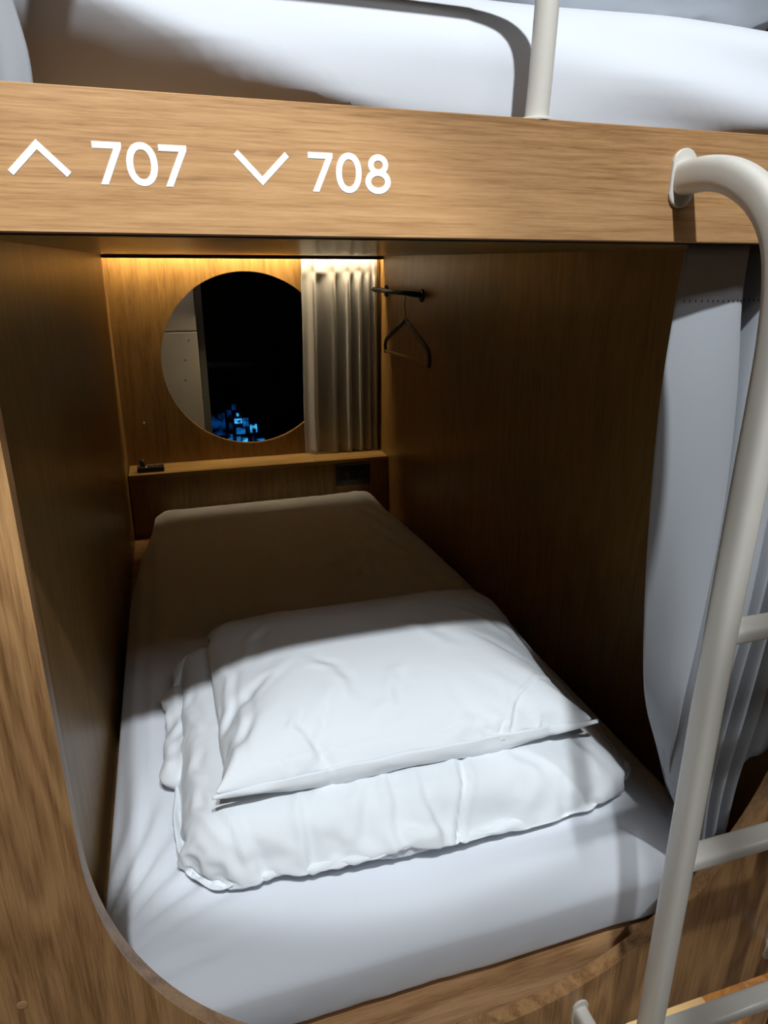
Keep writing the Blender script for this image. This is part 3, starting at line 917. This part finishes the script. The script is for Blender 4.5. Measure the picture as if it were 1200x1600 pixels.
# ------------------------------------------------------------------ under the bunk, corridor
struct('floor', box((-2.5, -3.0, -1.50), (3.5, .9, -1.45)), M['floor'])
struct('wall_plinth', box((-.42, .9, -1.45), (1.42, .92, -1.085)), M['oak_wall'])
o = obj('storage_box', box((1.112, .09, -1.45), (1.168, .5, -1.30), .002), M['oak_v']); tag(o, 'small warm-lit oak box on the floor under the bunk behind the ladder', 'box')
struct('trim_5', box((1.170, .085, -1.45), (1.42, .10, -1.085)), M['oak_wall'])
struct('ceiling_corridor', box((-2.5, -3.0, 1.5), (3.5, PT, 1.55)), M['corridor'])
struct('wall_corridor', box((-2.5, -2.3, -1.45), (3.5, -2.25, 1.5)), M['oak_wall'])
o = struct('ceiling_upper', box((-.02, PT, 1.15), (W + .02, D, 1.17)), M['oak_ceiling'])
struct('wall_outside', box((-2.5, PT + .0, -1.45), (-.43, PT + .02, 1.5)), M['oak_v'])
struct('wall_beyond', box((1.43, PT + .0, -1.45), (3.5, PT + .02, 1.5)), M['oak_v'])

# ------------------------------------------------------------------ lights
def spot(name, loc, target, energy, angle, blend, size, color):
    l = bpy.data.lights.new(name, 'SPOT'); l.energy = energy; l.spot_size = math.radians(angle); l.spot_blend = blend
    l.shadow_soft_size = size; l.color = color
    o = bpy.data.objects.new(name, l); COL.objects.link(o); o.location = loc
    o.rotation_euler = (Vector(target) - Vector(loc)).to_track_quat('-Z', 'Y').to_euler()
    return o
COOL = (.90, .96, 1.0)
spot('corridor_spotlight', (.30, -1.04, 1.35), (.42, .13, .12), 140, 34, .15, .028, COOL)
spot('corridor_spotlight', (.05, -1.04, 1.35), (.30, .20, -.87), 110, 23, .08, .028, COOL)
spot('corridor_spotlight', (1.25, -1.04, 1.35), (1.12, .05, -.72), 85, 27, .9, .028, COOL)
def area(name, loc, rot, sx, sy, energy, color):
    l = bpy.data.lights.new(name, 'AREA'); l.shape = 'RECTANGLE'; l.size = sx; l.size_y = sy; l.energy = energy; l.color = color
    o = bpy.data.objects.new(name, l); COL.objects.link(o); o.location = loc; o.rotation_euler = rot; return o
area('corridor_fill_light', (.6, -1.5, 1.48), (0, 0, 0), 1.6, .3, 11, (.95, .97, 1.0))  # added soft fill that supplies the corridor's ambient light
area('under_bunk_light', (.5, .3, -1.09), (0, 0, 0), 1.6, .02, 4.0, (1.0, .76, .42))
area('gap_fill_light', (.1, D + .06, .30), (0, 0, 0), .5, .04, 3.8, (1.0, .9, .78))  # added unseen light that brightens the concrete behind the round window

w = bpy.data.worlds.new('night'); scene.world = w; w.use_nodes = True
w.node_tree.nodes['Background'].inputs[0].default_value = (0, 0, 0, 1)

# ------------------------------------------------------------------ camera
cam = bpy.data.cameras.new('camera'); co_ = bpy.data.objects.new('camera', cam); COL.objects.link(co_)
cam.sensor_fit = 'VERTICAL'; cam.sensor_height = 36; cam.lens = 1076.19 / 1600 * 36; cam.clip_start = .01
yaw, pitch, roll = .3021, .3474, .0049
cy, sy, cp, sp = math.cos(yaw), math.sin(yaw), math.cos(pitch), math.sin(pitch)
fwd = Vector((sy * cp, cy * cp, -sp)); right = Vector((cy, -sy, 0)); up = right.cross(fwd)
r2 = right * math.cos(roll) + up * math.sin(roll); u2 = -right * math.sin(roll) + up * math.cos(roll)
m4 = Matrix((( r2.x, u2.x, -fwd.x, .1793), (r2.y, u2.y, -fwd.y, -.5669), (r2.z, u2.z, -fwd.z, -.0188), (0, 0, 0, 1)))
co_.matrix_world = m4
scene.camera = co_

scene.view_settings.view_transform = 'Standard'
scene.view_settings.look = 'None'
scene.view_settings.gamma = 1
scene.view_settings.use_curve_mapping = False
scene.view_settings.exposure = 0.0
